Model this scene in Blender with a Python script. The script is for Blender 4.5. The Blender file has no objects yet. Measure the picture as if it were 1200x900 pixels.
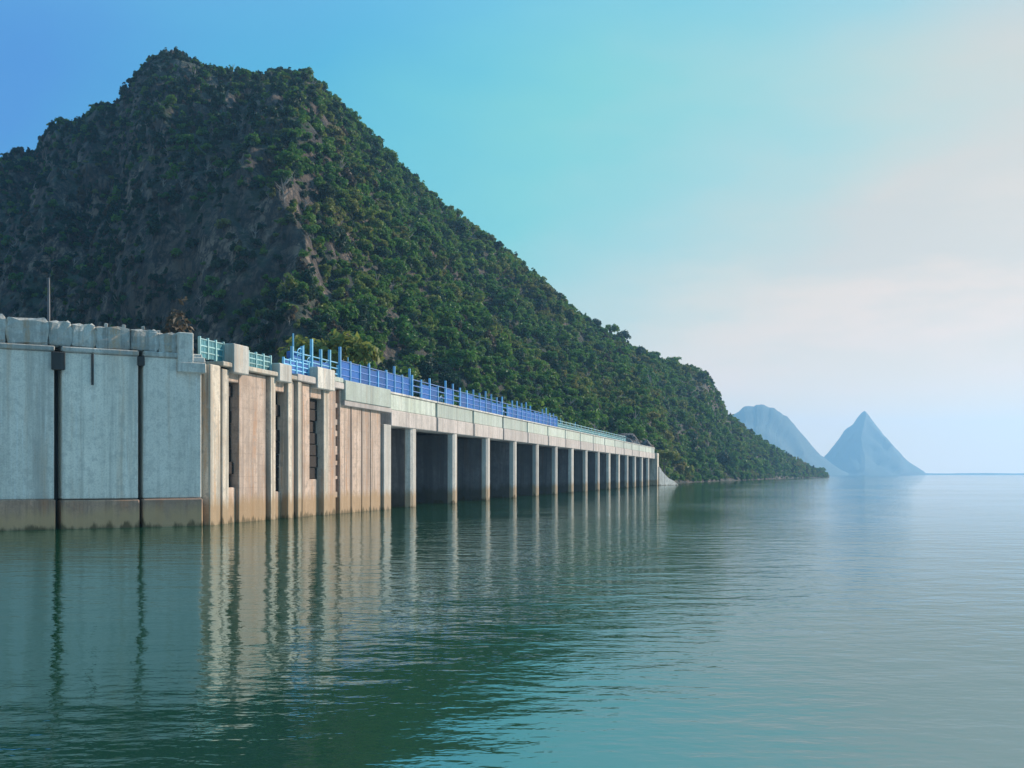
import bpy, bmesh, math, random
import numpy as np
from mathutils import Vector, Matrix

random.seed(7)
RNG = np.random.default_rng(11)
SC = bpy.context.scene
COL = SC.collection
R = math.radians

# ------------------------------------------------------------------ camera
F = 1300.0            # focal length in pixels of a 1200 px wide frame
HC = 2.6              # camera height above the lake
HOR = 556.0           # row of the horizon (of 900)
cam_d = bpy.data.cameras.new("camera")
cam = bpy.data.objects.new("camera", cam_d)
COL.objects.link(cam)
cam.location = (0, 0, HC)
cam.rotation_euler = (R(90), 0, 0)
cam_d.sensor_width = 36.0
cam_d.lens = 36.0 * F / 1200.0
cam_d.shift_y = (HOR - 450.0) / 1200.0
cam_d.clip_start = 0.1
cam_d.clip_end = 30000
SC.camera = cam

# ------------------------------------------------------------------ sun, sky, exposure
SUN_AZ, SUN_EL = 34.0, 28.0          # azimuth measured from +X towards +Y
sd = Vector((math.cos(R(SUN_EL)) * math.cos(R(SUN_AZ)),
             math.cos(R(SUN_EL)) * math.sin(R(SUN_AZ)), math.sin(R(SUN_EL))))
sun_d = bpy.data.lights.new("sun", 'SUN')
sun_d.energy = 5.0
sun_d.angle = R(0.5)
sun_d.color = (1.0, 0.85, 0.70)
sun = bpy.data.objects.new("sun", sun_d)
COL.objects.link(sun)
sun.rotation_euler = (-sd).to_track_quat('-Z', 'Y').to_euler()
sun.location = (200, 200, 300)


def lin(c):
    o = []
    for v in c:
        v = v / 255.0
        o.append(v / 12.92 if v <= 0.04045 else ((v + 0.055) / 1.055) ** 2.4)
    return (o[0], o[1], o[2], 1.0)


world = bpy.data.worlds.new("World")
SC.world = world
world.use_nodes = True
wn, wl = world.node_tree.nodes, world.node_tree.links
wn.clear()
w_out = wn.new('ShaderNodeOutputWorld')
w_bg = wn.new('ShaderNodeBackground')
w_bg.inputs['Strength'].default_value = 0.085
sky = wn.new('ShaderNodeTexSky')
sky.sky_type = 'NISHITA'
sky.sun_disc = False
sky.sun_elevation = R(SUN_EL)
sky.sun_rotation = R(90 - SUN_AZ)
sky.air_density = 1.0
sky.dust_density = 2.0
w_tc = wn.new('ShaderNodeTexCoord')
w_dot = wn.new('ShaderNodeVectorMath'); w_dot.operation = 'DOT_PRODUCT'
sdir = Vector((math.cos(R(38)) * .954, math.sin(R(38)) * .954, -0.30))
w_dot.inputs[1].default_value = sdir
wl.new(w_tc.outputs['Generated'], w_dot.inputs[0])
# soft thin veil that breaks the gradient a little
w_map = wn.new('ShaderNodeMapping'); w_map.inputs['Scale'].default_value = (2.2, 2.2, 6.0)
w_noise = wn.new('ShaderNodeTexNoise')
w_noise.inputs['Scale'].default_value = 1.6
w_noise.inputs['Detail'].default_value = 5
w_noise.inputs['Roughness'].default_value = 0.5
wl.new(w_tc.outputs['Generated'], w_map.inputs['Vector'])
wl.new(w_map.outputs[0], w_noise.inputs['Vector'])
w_ma = wn.new('ShaderNodeMath'); w_ma.operation = 'MULTIPLY_ADD'
w_ma.inputs[1].default_value = 0.22; w_ma.inputs[2].default_value = -0.11
wl.new(w_noise.outputs[0], w_ma.inputs[0])
w_add = wn.new('ShaderNodeMath'); w_add.operation = 'ADD'
wl.new(w_dot.outputs['Value'], w_add.inputs[0]); wl.new(w_ma.outputs[0], w_add.inputs[1])
w_mr = wn.new('ShaderNodeMapRange')
w_mr.inputs['From Min'].default_value = -1; w_mr.inputs['From Max'].default_value = 1
wl.new(w_add.outputs[0], w_mr.inputs['Value'])
ramp = wn.new('ShaderNodeValToRGB')
stops = [(-1.0, (200, 208, 206)), (-0.45, (172, 196, 206)), (-0.02, (80, 148, 220)), (0.12, (80, 152, 222)), (0.32, (84, 184, 222)),
         (0.43, (108, 202, 219)), (0.51, (130, 212, 214)), (0.60, (166, 214, 214)),
         (0.66, (192, 214, 208)), (0.72, (212, 211, 202)), (1.0, (230, 217, 202))]
cr = ramp.color_ramp
while len(cr.elements) < len(stops):
    cr.elements.new(0.5)
for e, (g, c) in zip(cr.elements, stops):
    e.position = (g + 1) / 2
    e.color = lin(c)
wl.new(w_mr.outputs[0], ramp.inputs[0])
w_sc = wn.new('ShaderNodeVectorMath'); w_sc.operation = 'SCALE'
w_sc.inputs['Scale'].default_value = 10.0
# bright warm glow low over the horizon on the sun's side
w_sep = wn.new('ShaderNodeSeparateXYZ'); wl.new(w_tc.outputs['Generated'], w_sep.inputs[0])
w_lo = wn.new('ShaderNodeMapRange'); w_lo.interpolation_type = 'SMOOTHERSTEP'
w_lo.inputs['From Min'].default_value = 0.24; w_lo.inputs['From Max'].default_value = -0.02
wl.new(w_sep.outputs['Z'], w_lo.inputs['Value'])
w_side = wn.new('ShaderNodeMapRange'); w_side.interpolation_type = 'SMOOTHERSTEP'
w_side.inputs['From Min'].default_value = 0.25; w_side.inputs['From Max'].default_value = 0.85
wl.new(w_dot.outputs['Value'], w_side.inputs['Value'])
w_gl = wn.new('ShaderNodeMath'); w_gl.operation = 'MULTIPLY'
wl.new(w_lo.outputs[0], w_gl.inputs[0]); wl.new(w_side.outputs[0], w_gl.inputs[1])
w_glow = wn.new('ShaderNodeMixRGB'); w_glow.inputs[2].default_value = lin((255, 230, 200))
wl.new(w_gl.outputs[0], w_glow.inputs[0]); wl.new(ramp.outputs[0], w_glow.inputs[1])
# the sky deepens to blue overhead
w_up = wn.new('ShaderNodeMapRange'); w_up.interpolation_type = 'SMOOTHSTEP'
w_up.inputs['From Min'].default_value = 0.32; w_up.inputs['From Max'].default_value = 0.50
wl.new(w_sep.outputs['Z'], w_up.inputs['Value'])
w_zen = wn.new('ShaderNodeMixRGB'); w_zen.inputs[2].default_value = lin((116, 192, 236))
wl.new(w_up.outputs[0], w_zen.inputs[0]); wl.new(w_glow.outputs[0], w_zen.inputs[1])
# soft peach cloud banks low on the sun's side
w_cm = wn.new('ShaderNodeMapping'); w_cm.inputs['Scale'].default_value = (3.0, 3.0, 11.0); w_cm.inputs['Location'].default_value = (0.35, 0.1, 0.4)
w_cn = wn.new('ShaderNodeTexNoise'); w_cn.inputs['Scale'].default_value = 1.5; w_cn.inputs['Detail'].default_value = 6; w_cn.inputs['Roughness'].default_value = 0.55
wl.new(w_tc.outputs['Generated'], w_cm.inputs['Vector']); wl.new(w_cm.outputs[0], w_cn.inputs['Vector'])
w_cr = wn.new('ShaderNodeMapRange'); w_cr.interpolation_type = 'SMOOTHSTEP'
w_cr.inputs['From Min'].default_value = 0.40; w_cr.inputs['From Max'].default_value = 0.68
wl.new(w_cn.outputs[0], w_cr.inputs['Value'])
w_cl = wn.new('ShaderNodeMapRange'); w_cl.interpolation_type = 'SMOOTHSTEP'
w_cl.inputs['From Min'].default_value = 0.30; w_cl.inputs['From Max'].default_value = 0.12
wl.new(w_sep.outputs['Z'], w_cl.inputs['Value'])
w_c1 = wn.new('ShaderNodeMath'); w_c1.operation = 'MULTIPLY'; wl.new(w_cr.outputs[0], w_c1.inputs[0]); wl.new(w_cl.outputs[0], w_c1.inputs[1])
w_cs = wn.new('ShaderNodeMapRange'); w_cs.interpolation_type = 'SMOOTHSTEP'
w_cs.inputs['From Min'].default_value = 0.52; w_cs.inputs['From Max'].default_value = 0.78
wl.new(w_dot.outputs['Value'], w_cs.inputs['Value'])
w_c2 = wn.new('ShaderNodeMath'); w_c2.operation = 'MULTIPLY'; wl.new(w_c1.outputs[0], w_c2.inputs[0]); wl.new(w_cs.outputs[0], w_c2.inputs[1])
w_c3 = wn.new('ShaderNodeMath'); w_c3.operation = 'MULTIPLY'; w_c3.inputs[1].default_value = 0.75; wl.new(w_c2.outputs[0], w_c3.inputs[0])
w_cld = wn.new('ShaderNodeMixRGB'); w_cld.inputs[2].default_value = (1.0, 0.77, 0.62, 1)
wl.new(w_c3.outputs[0], w_cld.inputs[0]); wl.new(w_zen.outputs[0], w_cld.inputs[1])
wl.new(w_cld.outputs[0], w_sc.inputs[0])
w_mix = wn.new('ShaderNodeMixRGB'); w_mix.inputs[0].default_value = 0.93
wl.new(sky.outputs[0], w_mix.inputs[1]); wl.new(w_sc.outputs[0], w_mix.inputs[2])
wl.new(w_mix.outputs[0], w_bg.inputs['Color'])
wl.new(w_bg.outputs[0], w_out.inputs['Surface'])

SC.view_settings.view_transform = 'Standard'
SC.view_settings.look = 'None'
SC.view_settings.exposure = 0.25
SC.view_settings.gamma = 1.0
SC.view_settings.use_curve_mapping = False
SC.render.engine = 'CYCLES'
SC.cycles.use_denoising = True
SC.cycles.max_bounces = 6
SC.cycles.volume_bounces = 2


# ------------------------------------------------------------------ helpers
def tag(o, label=None, cat=None, group=None, kind=None):
    if label: o['label'] = label
    if cat: o['category'] = cat
    if group: o['group'] = group
    if kind: o['kind'] = kind
    return o


def empty(name, loc=(0, 0, 0), rz=0.0, parent=None):
    o = bpy.data.objects.new(name, None)
    o.empty_display_size = 0.3
    COL.objects.link(o)
    o.location = loc
    o.rotation_euler = (0, 0, rz)
    o.parent = parent
    return o


def ob(name, me, parent=None, loc=(0, 0, 0), rot=(0, 0, 0), scale=(1, 1, 1)):
    o = bpy.data.objects.new(name, me)
    COL.objects.link(o)
    o.parent = parent
    o.location = loc
    o.rotation_euler = rot
    o.scale = scale
    return o


def box_bm(bm, x0, x1, y0, y1, z0, z1, bev=0.0, taper=1.0):
    vs = []
    cx, cy = (x0 + x1) / 2, (y0 + y1) / 2
    for z, k in ((z0, 1.0), (z1, taper)):
        for x, y in ((x0, y0), (x1, y0), (x1, y1), (x0, y1)):
            vs.append(bm.verts.new((cx + (x - cx) * k, cy + (y - cy) * k, z)))
    fs = [(0, 3, 2, 1), (4, 5, 6, 7), (0, 1, 5, 4), (1, 2, 6, 5), (2, 3, 7, 6), (3, 0, 4, 7)]
    faces = [bm.faces.new([vs[i] for i in f]) for f in fs]
    if bev > 0:
        es = list({e for f in faces for e in f.edges})
        bmesh.ops.bevel(bm, geom=es, offset=bev, segments=1, affect='EDGES', profile=0.5)


def bm_done(bm, name, mat):
    me = bpy.data.meshes.new(name)
    bmesh.ops.recalc_face_normals(bm, faces=bm.faces)
    bm.to_mesh(me)
    bm.free()
    if mat: me.materials.append(mat)
    return me


def box_me(name, dx, dy, dz, mat, bev=0.0, taper=1.0):
    """box centred in x and y, standing on z = 0"""
    bm = bmesh.new()
    box_bm(bm, -dx / 2, dx / 2, -dy / 2, dy / 2, 0, dz, bev, taper)
    return bm_done(bm, name, mat)


def box(name, x0, x1, y0, y1, z0, z1, mat, parent, bev=0.0, taper=1.0):
    me = box_me(name, x1 - x0, y1 - y0, z1 - z0, mat, bev, taper)
    return ob(name, me, parent, ((x0 + x1) / 2, (y0 + y1) / 2, z0))


def tube_bm(bm, pts, rads, n=8):
    rings = []
    for i, p in enumerate(pts):
        p = Vector(p)
        a = Vector(pts[min(i + 1, len(pts) - 1)]) - Vector(pts[max(i - 1, 0)])
        q = a.normalized().to_track_quat('Z', 'Y')
        rings.append([bm.verts.new(p + q @ Vector((math.cos(2 * math.pi * k / n) * rads[i], math.sin(2 * math.pi * k / n) * rads[i], 0))) for k in range(n)])
    for a, b in zip(rings, rings[1:]):
        for k in range(n):
            bm.faces.new((a[k], a[(k + 1) % n], b[(k + 1) % n], b[k]))
    bm.faces.new(rings[0][::-1])
    bm.faces.new(rings[-1])


def tube_me(name, pts, rads, mat, n=8):
    bm = bmesh.new()
    tube_bm(bm, pts, rads, n)
    return bm_done(bm, name, mat)


# value noise in numpy
_perm = RNG.random((64, 64, 64)).astype(np.float32)


def vnoise(x, y, z=0.0):
    x = np.asarray(x, float); y = np.asarray(y, float); z = np.asarray(z, float) + np.zeros_like(x)
    xi, yi, zi = np.floor(x).astype(int), np.floor(y).astype(int), np.floor(z).astype(int)
    fx, fy, fz = x - xi, y - yi, z - zi
    fx, fy, fz = (v * v * (3 - 2 * v) for v in (fx, fy, fz))
    out = 0
    for dx in (0, 1):
        for dy in (0, 1):
            for dz in (0, 1):
                w = (fx if dx else 1 - fx) * (fy if dy else 1 - fy) * (fz if dz else 1 - fz)
                out = out + w * _perm[(xi + dx) % 64, (yi + dy) % 64, (zi + dz) % 64]
    return out * 2 - 1


def fbm(x, y, z=0.0, oct=5, gain=0.5):
    a, s, o = 1.0, 0.0, 0.0
    for k in range(oct):
        o = o + a * vnoise(x * 2 ** k + 13.7 * k, y * 2 ** k + 5.1 * k, np.asarray(z) * 2 ** k + 3.3 * k)
        s += a
        a *= gain
    return o / s


# ------------------------------------------------------------------ materials
def new_mat(name):
    m = bpy.data.materials.new(name)
    m.use_nodes = True
    n, l = m.node_tree.nodes, m.node_tree.links
    return m, n, l, n['Principled BSDF']


def noise(n, l, vec, scale, detail=4, rough=0.55, map_scale=None):
    t = n.new('ShaderNodeTexNoise')
    t.inputs['Scale'].default_value = scale
    t.inputs['Detail'].default_value = detail
    t.inputs['Roughness'].default_value = rough
    if map_scale:
        mp = n.new('ShaderNodeMapping')
        mp.inputs['Scale'].default_value = map_scale
        l.new(vec, mp.inputs['Vector'])
        vec = mp.outputs[0]
    l.new(vec, t.inputs['Vector'])
    return t.outputs[0]


def remap(n, l, v, a, b, c=0.0, d=1.0):
    m = n.new('ShaderNodeMapRange')
    m.inputs['From Min'].default_value = a; m.inputs['From Max'].default_value = b
    m.inputs['To Min'].default_value = c; m.inputs['To Max'].default_value = d
    l.new(v, m.inputs['Value'])
    return m.outputs[0]


def mix(n, l, fac, a, b, mode='MIX'):
    m = n.new('ShaderNodeMixRGB')
    m.blend_type = mode
    for i, v in ((0, fac), (1, a), (2, b)):
        if isinstance(v, (int, float)): m.inputs[i].default_value = v
        elif isinstance(v, tuple): m.inputs[i].default_value = v if len(v) == 4 else (*v, 1)
        else: l.new(v, m.inputs[i])
    return m.outputs[0]


def math_(n, l, op, a, b=None):
    m = n.new('ShaderNodeMath'); m.operation = op
    for i, v in ((0, a), (1, b)):
        if v is None: continue
        if isinstance(v, (int, float)): m.inputs[i].default_value = v
        else: l.new(v, m.inputs[i])
    return m.outputs[0]


def world_pos(n):
    return n.new('ShaderNodeNewGeometry').outputs['Position']


def concrete(name, base, stain, streak_amt=0.55, tide=(0.30, 0.19, 0.09), tide_top=1.3, bump=0.25, lines=0.0, dark=(0.06, 0.055, 0.05)):
    m, n, l, b = new_mat(name)
    pos = world_pos(n)
    patch = noise(n, l, pos, 0.55, 5, 0.6)
    col = mix(n, l, remap(n, l, patch, 0.3, 0.7), base, stain)
    info = n.new('ShaderNodeObjectInfo')
    col = mix(n, l, 1.0, col, mix(n, l, info.outputs['Random'], (0.74, 0.74, 0.74), (1.12, 1.08, 1.04)), 'MULTIPLY')
    streak = noise(n, l, pos, 1.0, 4, 0.6, (2.6, 2.6, 0.09))
    col = mix(n, l, remap(n, l, streak, 0.50, 0.78, 0, streak_amt), col, dark)
    streak2 = noise(n, l, pos, 1.0, 3, 0.6, (5.5, 5.5, 0.16))
    col = mix(n, l, remap(n, l, streak2, 0.58, 0.8, 0, 0.5), col, tuple(min(.85, v * 1.3) for v in base))
    grit = noise(n, l, pos, 14.0, 3, 0.6)
    col = mix(n, l, remap(n, l, grit, 0.45, 0.75, 0, 0.28), col, dark)
    sep = n.new('ShaderNodeSeparateXYZ'); l.new(pos, sep.inputs[0])
    # long dark runs and rust that have washed down the face
    run = noise(n, l, pos, 1.0, 5, 0.7, (1.1, 1.1, 0.05))
    col = mix(n, l, remap(n, l, run, 0.50, 0.62, 0, min(.85, streak_amt * 1.4)), col, tuple(v * .38 for v in base))
    rust = noise(n, l, pos, 1.0, 5, 0.7, (1.9, 1.9, 0.12))
    col = mix(n, l, remap(n, l, rust, 0.54, 0.66, 0, streak_amt * .9), col, (base[0] * .62, base[1] * .42, base[2] * .28))
    blot = noise(n, l, pos, 2.6, 6, 0.7)
    col = mix(n, l, remap(n, l, blot, 0.51, 0.60, 0, min(.8, streak_amt * 1.1)), col, tuple(v * .5 for v in base))
    if lines:
        lift = math_(n, l, 'FRACT', math_(n, l, 'MULTIPLY', sep.outputs['Z'], 1 / 0.62))
        ln = remap(n, l, lift, 0.0, 0.09, 1.0, 0.0)
        lnz = remap(n, l, noise(n, l, pos, 2.3, 3), 0.35, 0.6, 0, lines)
        col = mix(n, l, math_(n, l, 'MULTIPLY', ln, lnz), col, dark)
    # water-level staining left on the concrete
    wob = noise(n, l, pos, 1.3, 4, 0.6, (1.5, 1.5, 0.4))
    zz = math_(n, l, 'SUBTRACT', sep.outputs['Z'], math_(n, l, 'MULTIPLY', wob, 1.6))
    tf = remap(n, l, zz, tide_top - 1.1, tide_top - 1.0 + 0.45, 1.0, 0.0)
    col = mix(n, l, math_(n, l, 'MULTIPLY', tf, 0.75), col, tide)
    slime = remap(n, l, zz, -0.80, -0.58, 1.0, 0.0)
    col = mix(n, l, math_(n, l, 'MULTIPLY', slime, 0.8), col, (0.07, 0.05, 0.02))
    l.new(col, b.inputs['Base Color'])
    b.inputs['Roughness'].default_value = 0.9
    bp = n.new('ShaderNodeBump'); bp.inputs['Strength'].default_value = bump; bp.inputs['Distance'].default_value = 0.08
    l.new(noise(n, l, pos, 3.0, 8, 0.65), bp.inputs['Height'])
    l.new(bp.outputs[0], b.inputs['Normal'])
    return m


M_BLOCK = concrete("pink_concrete", (0.66, 0.51, 0.415), (0.42, 0.30, 0.225), 1.0, lines=0.28)
M_PILAS = concrete("pilaster_concrete", (0.76, 0.67, 0.55), (0.50, 0.42, 0.33), 0.9)
M_PIER = concrete("pier_concrete", (0.66, 0.62, 0.56), (0.46, 0.44, 0.40), 0.35)
M_BEAM = concrete("beam_concrete", (0.58, 0.52, 0.49), (0.44, 0.40, 0.37), 0.35)
M_PARAP = concrete("parapet_concrete", (0.55, 0.60, 0.55), (0.44, 0.50, 0.42), 0.30)
M_LEFT = concrete("grey_concrete", (0.84, 0.78, 0.69), (0.70, 0.66, 0.58), 0.36, tide_top=-5)
M_COURSE = concrete("stained_course", (0.60, 0.36, 0.25), (0.46, 0.29, 0.20), 0.6, tide=(0.50, 0.31, 0.16), tide_top=0.9)
M_RUBBLE = concrete("rubble_stone", (0.70, 0.68, 0.62), (0.36, 0.35, 0.33), 0.9, tide_top=-5, bump=0.8)
M_DARKC = concrete("dark_shaded_concrete", (0.085, 0.078, 0.078), (0.04, 0.04, 0.04), 0.4, tide=(0.05, 0.04, 0.02))  # base darkened: shade behind the joints and in the gate bays put into colour
M_SLOT = concrete("rusty_slot_shade", (0.014, 0.010, 0.009), (0.034, 0.020, 0.014), 0.5, tide=(0.03, 0.04, 0.02), dark=(0.01, 0.01, 0.01))  # near-black base carries the shade of the slots, with rust tints
M_SIDE = concrete("shaded_stained_pier_side", (0.24, 0.225, 0.235), (0.13, 0.125, 0.13), 0.6, tide=(0.07, 0.06, 0.04))  # stains over a base darkened for the shade on the pier flanks
M_WHITE = concrete("white_concrete", (0.72, 0.69, 0.63), (0.50, 0.48, 0.43), 0.55, tide_top=-5)


def paint(name, c, c2, rough=0.45, metal=0.0):
    m, n, l, b = new_mat(name)
    pos = world_pos(n)
    info = n.new('ShaderNodeObjectInfo')
    f = remap(n, l, noise(n, l, pos, 2.4, 5, 0.65), 0.42, 0.72)
    col = mix(n, l, f, c, c2)
    col = mix(n, l, 1.0, col, mix(n, l, info.outputs['Random'], (0.7, 0.7, 0.7), (1.15, 1.15, 1.15)), 'MULTIPLY')
    rust = remap(n, l, noise(n, l, pos, 9, 4, 0.7), 0.66, 0.74)
    col = mix(n, l, math_(n, l, 'MULTIPLY', rust, 0.6), col, (0.12, 0.06, 0.03))
    l.new(col, b.inputs['Base Color'])
    b.inputs['Roughness'].default_value = rough
    b.inputs['Metallic'].default_value = metal
    return m


M_CYAN = paint("light_blue_paint", (0.13, 0.48, 0.74), (0.28, 0.60, 0.78))
M_BLUE = paint("blue_paint", (0.015, 0.12, 0.42), (0.02, 0.19, 0.50))
M_DBLUE = paint("dark_blue_paint", (0.004, 0.125, 0.44), (0.008, 0.16, 0.50))
M_LILAC = paint("faded_blue_paint", (0.09, 0.38, 0.74), (0.26, 0.52, 0.76))
M_TEAL = paint("teal_paint", (0.035, 0.20, 0.24), (0.07, 0.27, 0.28))
M_LTEAL = paint("pale_teal_paint", (0.24, 0.45, 0.46), (0.30, 0.48, 0.44))
M_STEEL = paint("gate_steel", (0.11, 0.14, 0.15), (0.16, 0.16, 0.15), 0.6, 0.1)
M_GALV = paint("galvanised_steel", (0.17, 0.18, 0.19), (0.12, 0.12, 0.13), 0.6, 0.2)
M_BROWN = paint("brown_boards", (0.030, 0.015, 0.012), (0.02, 0.013, 0.010), 0.8)


def foliage(name, c1, c2, c3):
    m, n, l, b = new_mat(name)
    info = n.new('ShaderNodeObjectInfo')
    pos = world_pos(n)
    ramp_ = n.new('ShaderNodeValToRGB')
    for e, (p, c) in zip((ramp_.color_ramp.elements[0], ramp_.color_ramp.elements[1]), ((0.1, c1), (0.62, c2))):
        e.position = p; e.color = (*c, 1)
    e = ramp_.color_ramp.elements.new(0.93); e.color = (*c3, 1)
    big = noise(n, l, pos, 0.016, 3)
    f = math_(n, l, 'ADD', math_(n, l, 'MULTIPLY', info.outputs['Random'], 0.55), remap(n, l, big, 0.3, 0.7, 0.0, 0.5))
    l.new(f, ramp_.inputs[0])
    g = n.new('ShaderNodeNewGeometry')
    col = mix(n, l, 1.0, ramp_.outputs[0], mix(n, l, g.outputs['Random Per Island'], (0.6, 0.65, 0.6), (1.35, 1.3, 1.2)), 'MULTIPLY')
    l.new(col, b.inputs['Base Color'])
    b.inputs['Roughness'].default_value = 0.55
    b.inputs['Specular IOR Level'].default_value = 0.25
    tr = n.new('ShaderNodeBsdfTranslucent')
    l.new(col, tr.inputs['Color'])
    ms = n.new('ShaderNodeMixShader'); ms.inputs[0].default_value = 0.4
    l.new(b.outputs[0], ms.inputs[1]); l.new(tr.outputs[0], ms.inputs[2])
    l.new(ms.outputs[0], n['Material Output'].inputs['Surface'])
    return m


M_LEAF = foliage("forest_leaves", (0.034, 0.128, 0.032), (0.110, 0.225, 0.034), (0.200, 0.200, 0.055))
M_LEAFD = foliage("dark_leaves", (0.016, 0.050, 0.034), (0.024, 0.072, 0.040), (0.050, 0.075, 0.038))
M_LEAFY = foliage("yellow_leaves", (0.09, 0.135, 0.035), (0.15, 0.17, 0.05), (0.22, 0.19, 0.07))
M_LEAFG = foliage("golden_leaves", (0.14, 0.19, 0.045), (0.20, 0.225, 0.055), (0.27, 0.24, 0.085))
M_BROWNL = foliage("brown_leaves", (0.03, 0.02, 0.014), (0.045, 0.028, 0.018), (0.06, 0.04, 0.028))
M_DRY = foliage("dry_leaves", (0.08, 0.065, 0.05), (0.11, 0.085, 0.06), (0.14, 0.11, 0.075))


def bark():
    m, n, l, b = new_mat("bark")
    pos = world_pos(n)
    l.new(mix(n, l, noise(n, l, pos, 3, 4, 0.6, (3, 3, 0.5)), (0.06, 0.045, 0.035), (0.20, 0.17, 0.14)), b.inputs['Base Color'])
    b.inputs['Roughness'].default_value = 0.9
    return m


M_BARK = bark()
M_PALEBARK = bark()
M_PALEBARK.name = 'pale_bark'
for nd in M_PALEBARK.node_tree.nodes:
    if nd.type == 'MIX_RGB':
        nd.inputs[1].default_value = (0.16, 0.13, 0.11, 1); nd.inputs[2].default_value = (0.36, 0.31, 0.27, 1)


def terrain_mat(name, rock1, rock2, soil, lo, hi):
    m, n, l, b = new_mat(name)
    pos = world_pos(n)
    g = n.new('ShaderNodeNewGeometry')
    sep = n.new('ShaderNodeSeparateXYZ'); l.new(g.outputs['Normal'], sep.inputs[0])
    st = noise(n, l, pos, 1.0, 8, 0.75, (0.25, 0.25, 0.09))
    rock = mix(n, l, remap(n, l, st, 0.32, 0.68), rock1, rock2)
    crack = noise(n, l, pos, 1.0, 7, 0.75, (0.55, 0.55, 0.28))
    pale = noise(n, l, pos, 1.0, 6, 0.7, (0.09, 0.09, 0.03))
    rock = mix(n, l, remap(n, l, pale, 0.52, 0.60, 0, 0.8), rock, tuple(min(.5, v * 1.75) for v in rock2))
    vor = n.new('ShaderNodeTexVoronoi'); vor.feature = 'DISTANCE_TO_EDGE'; vor.inputs['Scale'].default_value = 0.22
    wrp = n.new('ShaderNodeVectorMath'); wrp.operation = 'ADD'
    wn_ = n.new('ShaderNodeTexNoise'); wn_.inputs['Scale'].default_value = 0.3; wn_.inputs['Detail'].default_value = 5
    wsc = n.new('ShaderNodeVectorMath'); wsc.operation = 'SCALE'; wsc.inputs['Scale'].default_value = 6.0
    l.new(pos, wn_.inputs['Vector']); l.new(wn_.outputs['Color'], wsc.inputs[0]); l.new(wsc.outputs[0], wrp.inputs[0]); l.new(pos, wrp.inputs[1])
    l.new(wrp.outputs[0], vor.inputs['Vector'])
    rock = mix(n, l, remap(n, l, vor.outputs['Distance'], 0.0, 0.09, 0.75, 0.0), rock, (0.02, 0.018, 0.016))
    rock = mix(n, l, remap(n, l, crack, 0.46, 0.56, 0, 0.9), rock, (0.02, 0.022, 0.022))
    v = math_(n, l, 'ADD', sep.outputs['Z'], remap(n, l, noise(n, l, pos, 0.06, 5, 0.6), 0.3, 0.7, -0.25, 0.25))
    l.new(mix(n, l, remap(n, l, v, lo, hi), rock, soil), b.inputs['Base Color'])
    b.inputs['Roughness'].default_value = 0.95
    bp = n.new('ShaderNodeBump'); bp.inputs['Strength'].default_value = 0.9; bp.inputs['Distance'].default_value = 2.5
    l.new(crack, bp.inputs['Height']); l.new(bp.outputs[0], b.inputs['Normal'])
    return m


M_TERR = terrain_mat("mountain_ground", (0.048, 0.034, 0.026), (0.19, 0.138, 0.104), (0.024, 0.044, 0.024), 0.55, 0.85)
M_FAR = terrain_mat("far_hill_ground", (0.035, 0.045, 0.04), (0.06, 0.065, 0.055), (0.022, 0.045, 0.028), 0.3, 0.6)
M_ROCK = terrain_mat("boulder_rock", (0.20, 0.19, 0.19), (0.36, 0.33, 0.32), (0.30, 0.28, 0.27), 0.9, 1.3)


def water_mat():
    m, n, l, b = new_mat("lake_water")
    pos = world_pos(n)
    b.inputs['Base Color'].default_value = (0.012, 0.056, 0.026, 1)
    b.inputs['Specular Tint'].default_value = (0.72, 0.91, 1.0, 1)
    b.inputs['Roughness'].default_value = 0.04
    b.inputs['IOR'].default_value = 5.0
    n1 = noise(n, l, pos, 1.0, 3, 0.5, (0.55, 0.9, 1))
    n2 = noise(n, l, pos, 1.0, 3, 0.55, (2.2, 3.4, 1))
    n3 = noise(n, l, pos, 1.0, 2, 0.5, (0.12, 0.2, 1))
    calm = remap(n, l, noise(n, l, pos, 1.0, 3, 0.5, (0.018, 0.03, 1)), 0.36, 0.62, 0.30, 1.0)
    hgt = math_(n, l, 'ADD', math_(n, l, 'MULTIPLY', n1, 1.0), math_(n, l, 'MULTIPLY', n2, 0.38))
    hgt = math_(n, l, 'ADD', math_(n, l, 'MULTIPLY', hgt, calm), math_(n, l, 'MULTIPLY', n3, 0.7))
    bp = n.new('ShaderNodeBump'); bp.inputs['Strength'].default_value = 1.0; bp.inputs['Distance'].default_value = 0.056
    l.new(hgt, bp.inputs['Height']); l.new(bp.outputs[0], b.inputs['Normal'])
    return m


M_WATER = water_mat()

# ------------------------------------------------------------------ water
bm = bmesh.new()
xs = [-6000, -1500, -300, -60, 0, 60, 300, 1500, 6000]
ys = [-1000, -100, 0, 60, 300, 1500, 5380]
grid = [[bm.verts.new((x, y, 0)) for x in xs] for y in ys]
for a, b_ in zip(grid, grid[1:]):
    for i in range(len(xs) - 1):
        bm.faces.new((a[i], a[i + 1], b_[i + 1], b_[i]))
tag(ob("water", bm_done(bm, "water", M_WATER)), "calm green blue lake water rippled and mirroring the dam", kind='structure')

# ------------------------------------------------------------------ dam frame
CX, CY = -15.6, 56.3
UX, UY = 0.2348, 0.9720
NX, NY = UY, -UX
DA = math.atan2(UY, UX)


def t_of(px):
    s = (px - 600.0) / F
    return (CY * s - CX) / (UX - UY * s)


def dam_pt(t, o, z=0.0):
    return (CX + t * UX + o * NX, CY + t * UY + o * NY, z)


def sdist_to_dam(x, y):
    """(along, outward) coordinates of a ground point in the dam's frame"""
    return (x - CX) * UX + (y - CY) * UY, (x - CX) * NX + (y - CY) * NY


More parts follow.
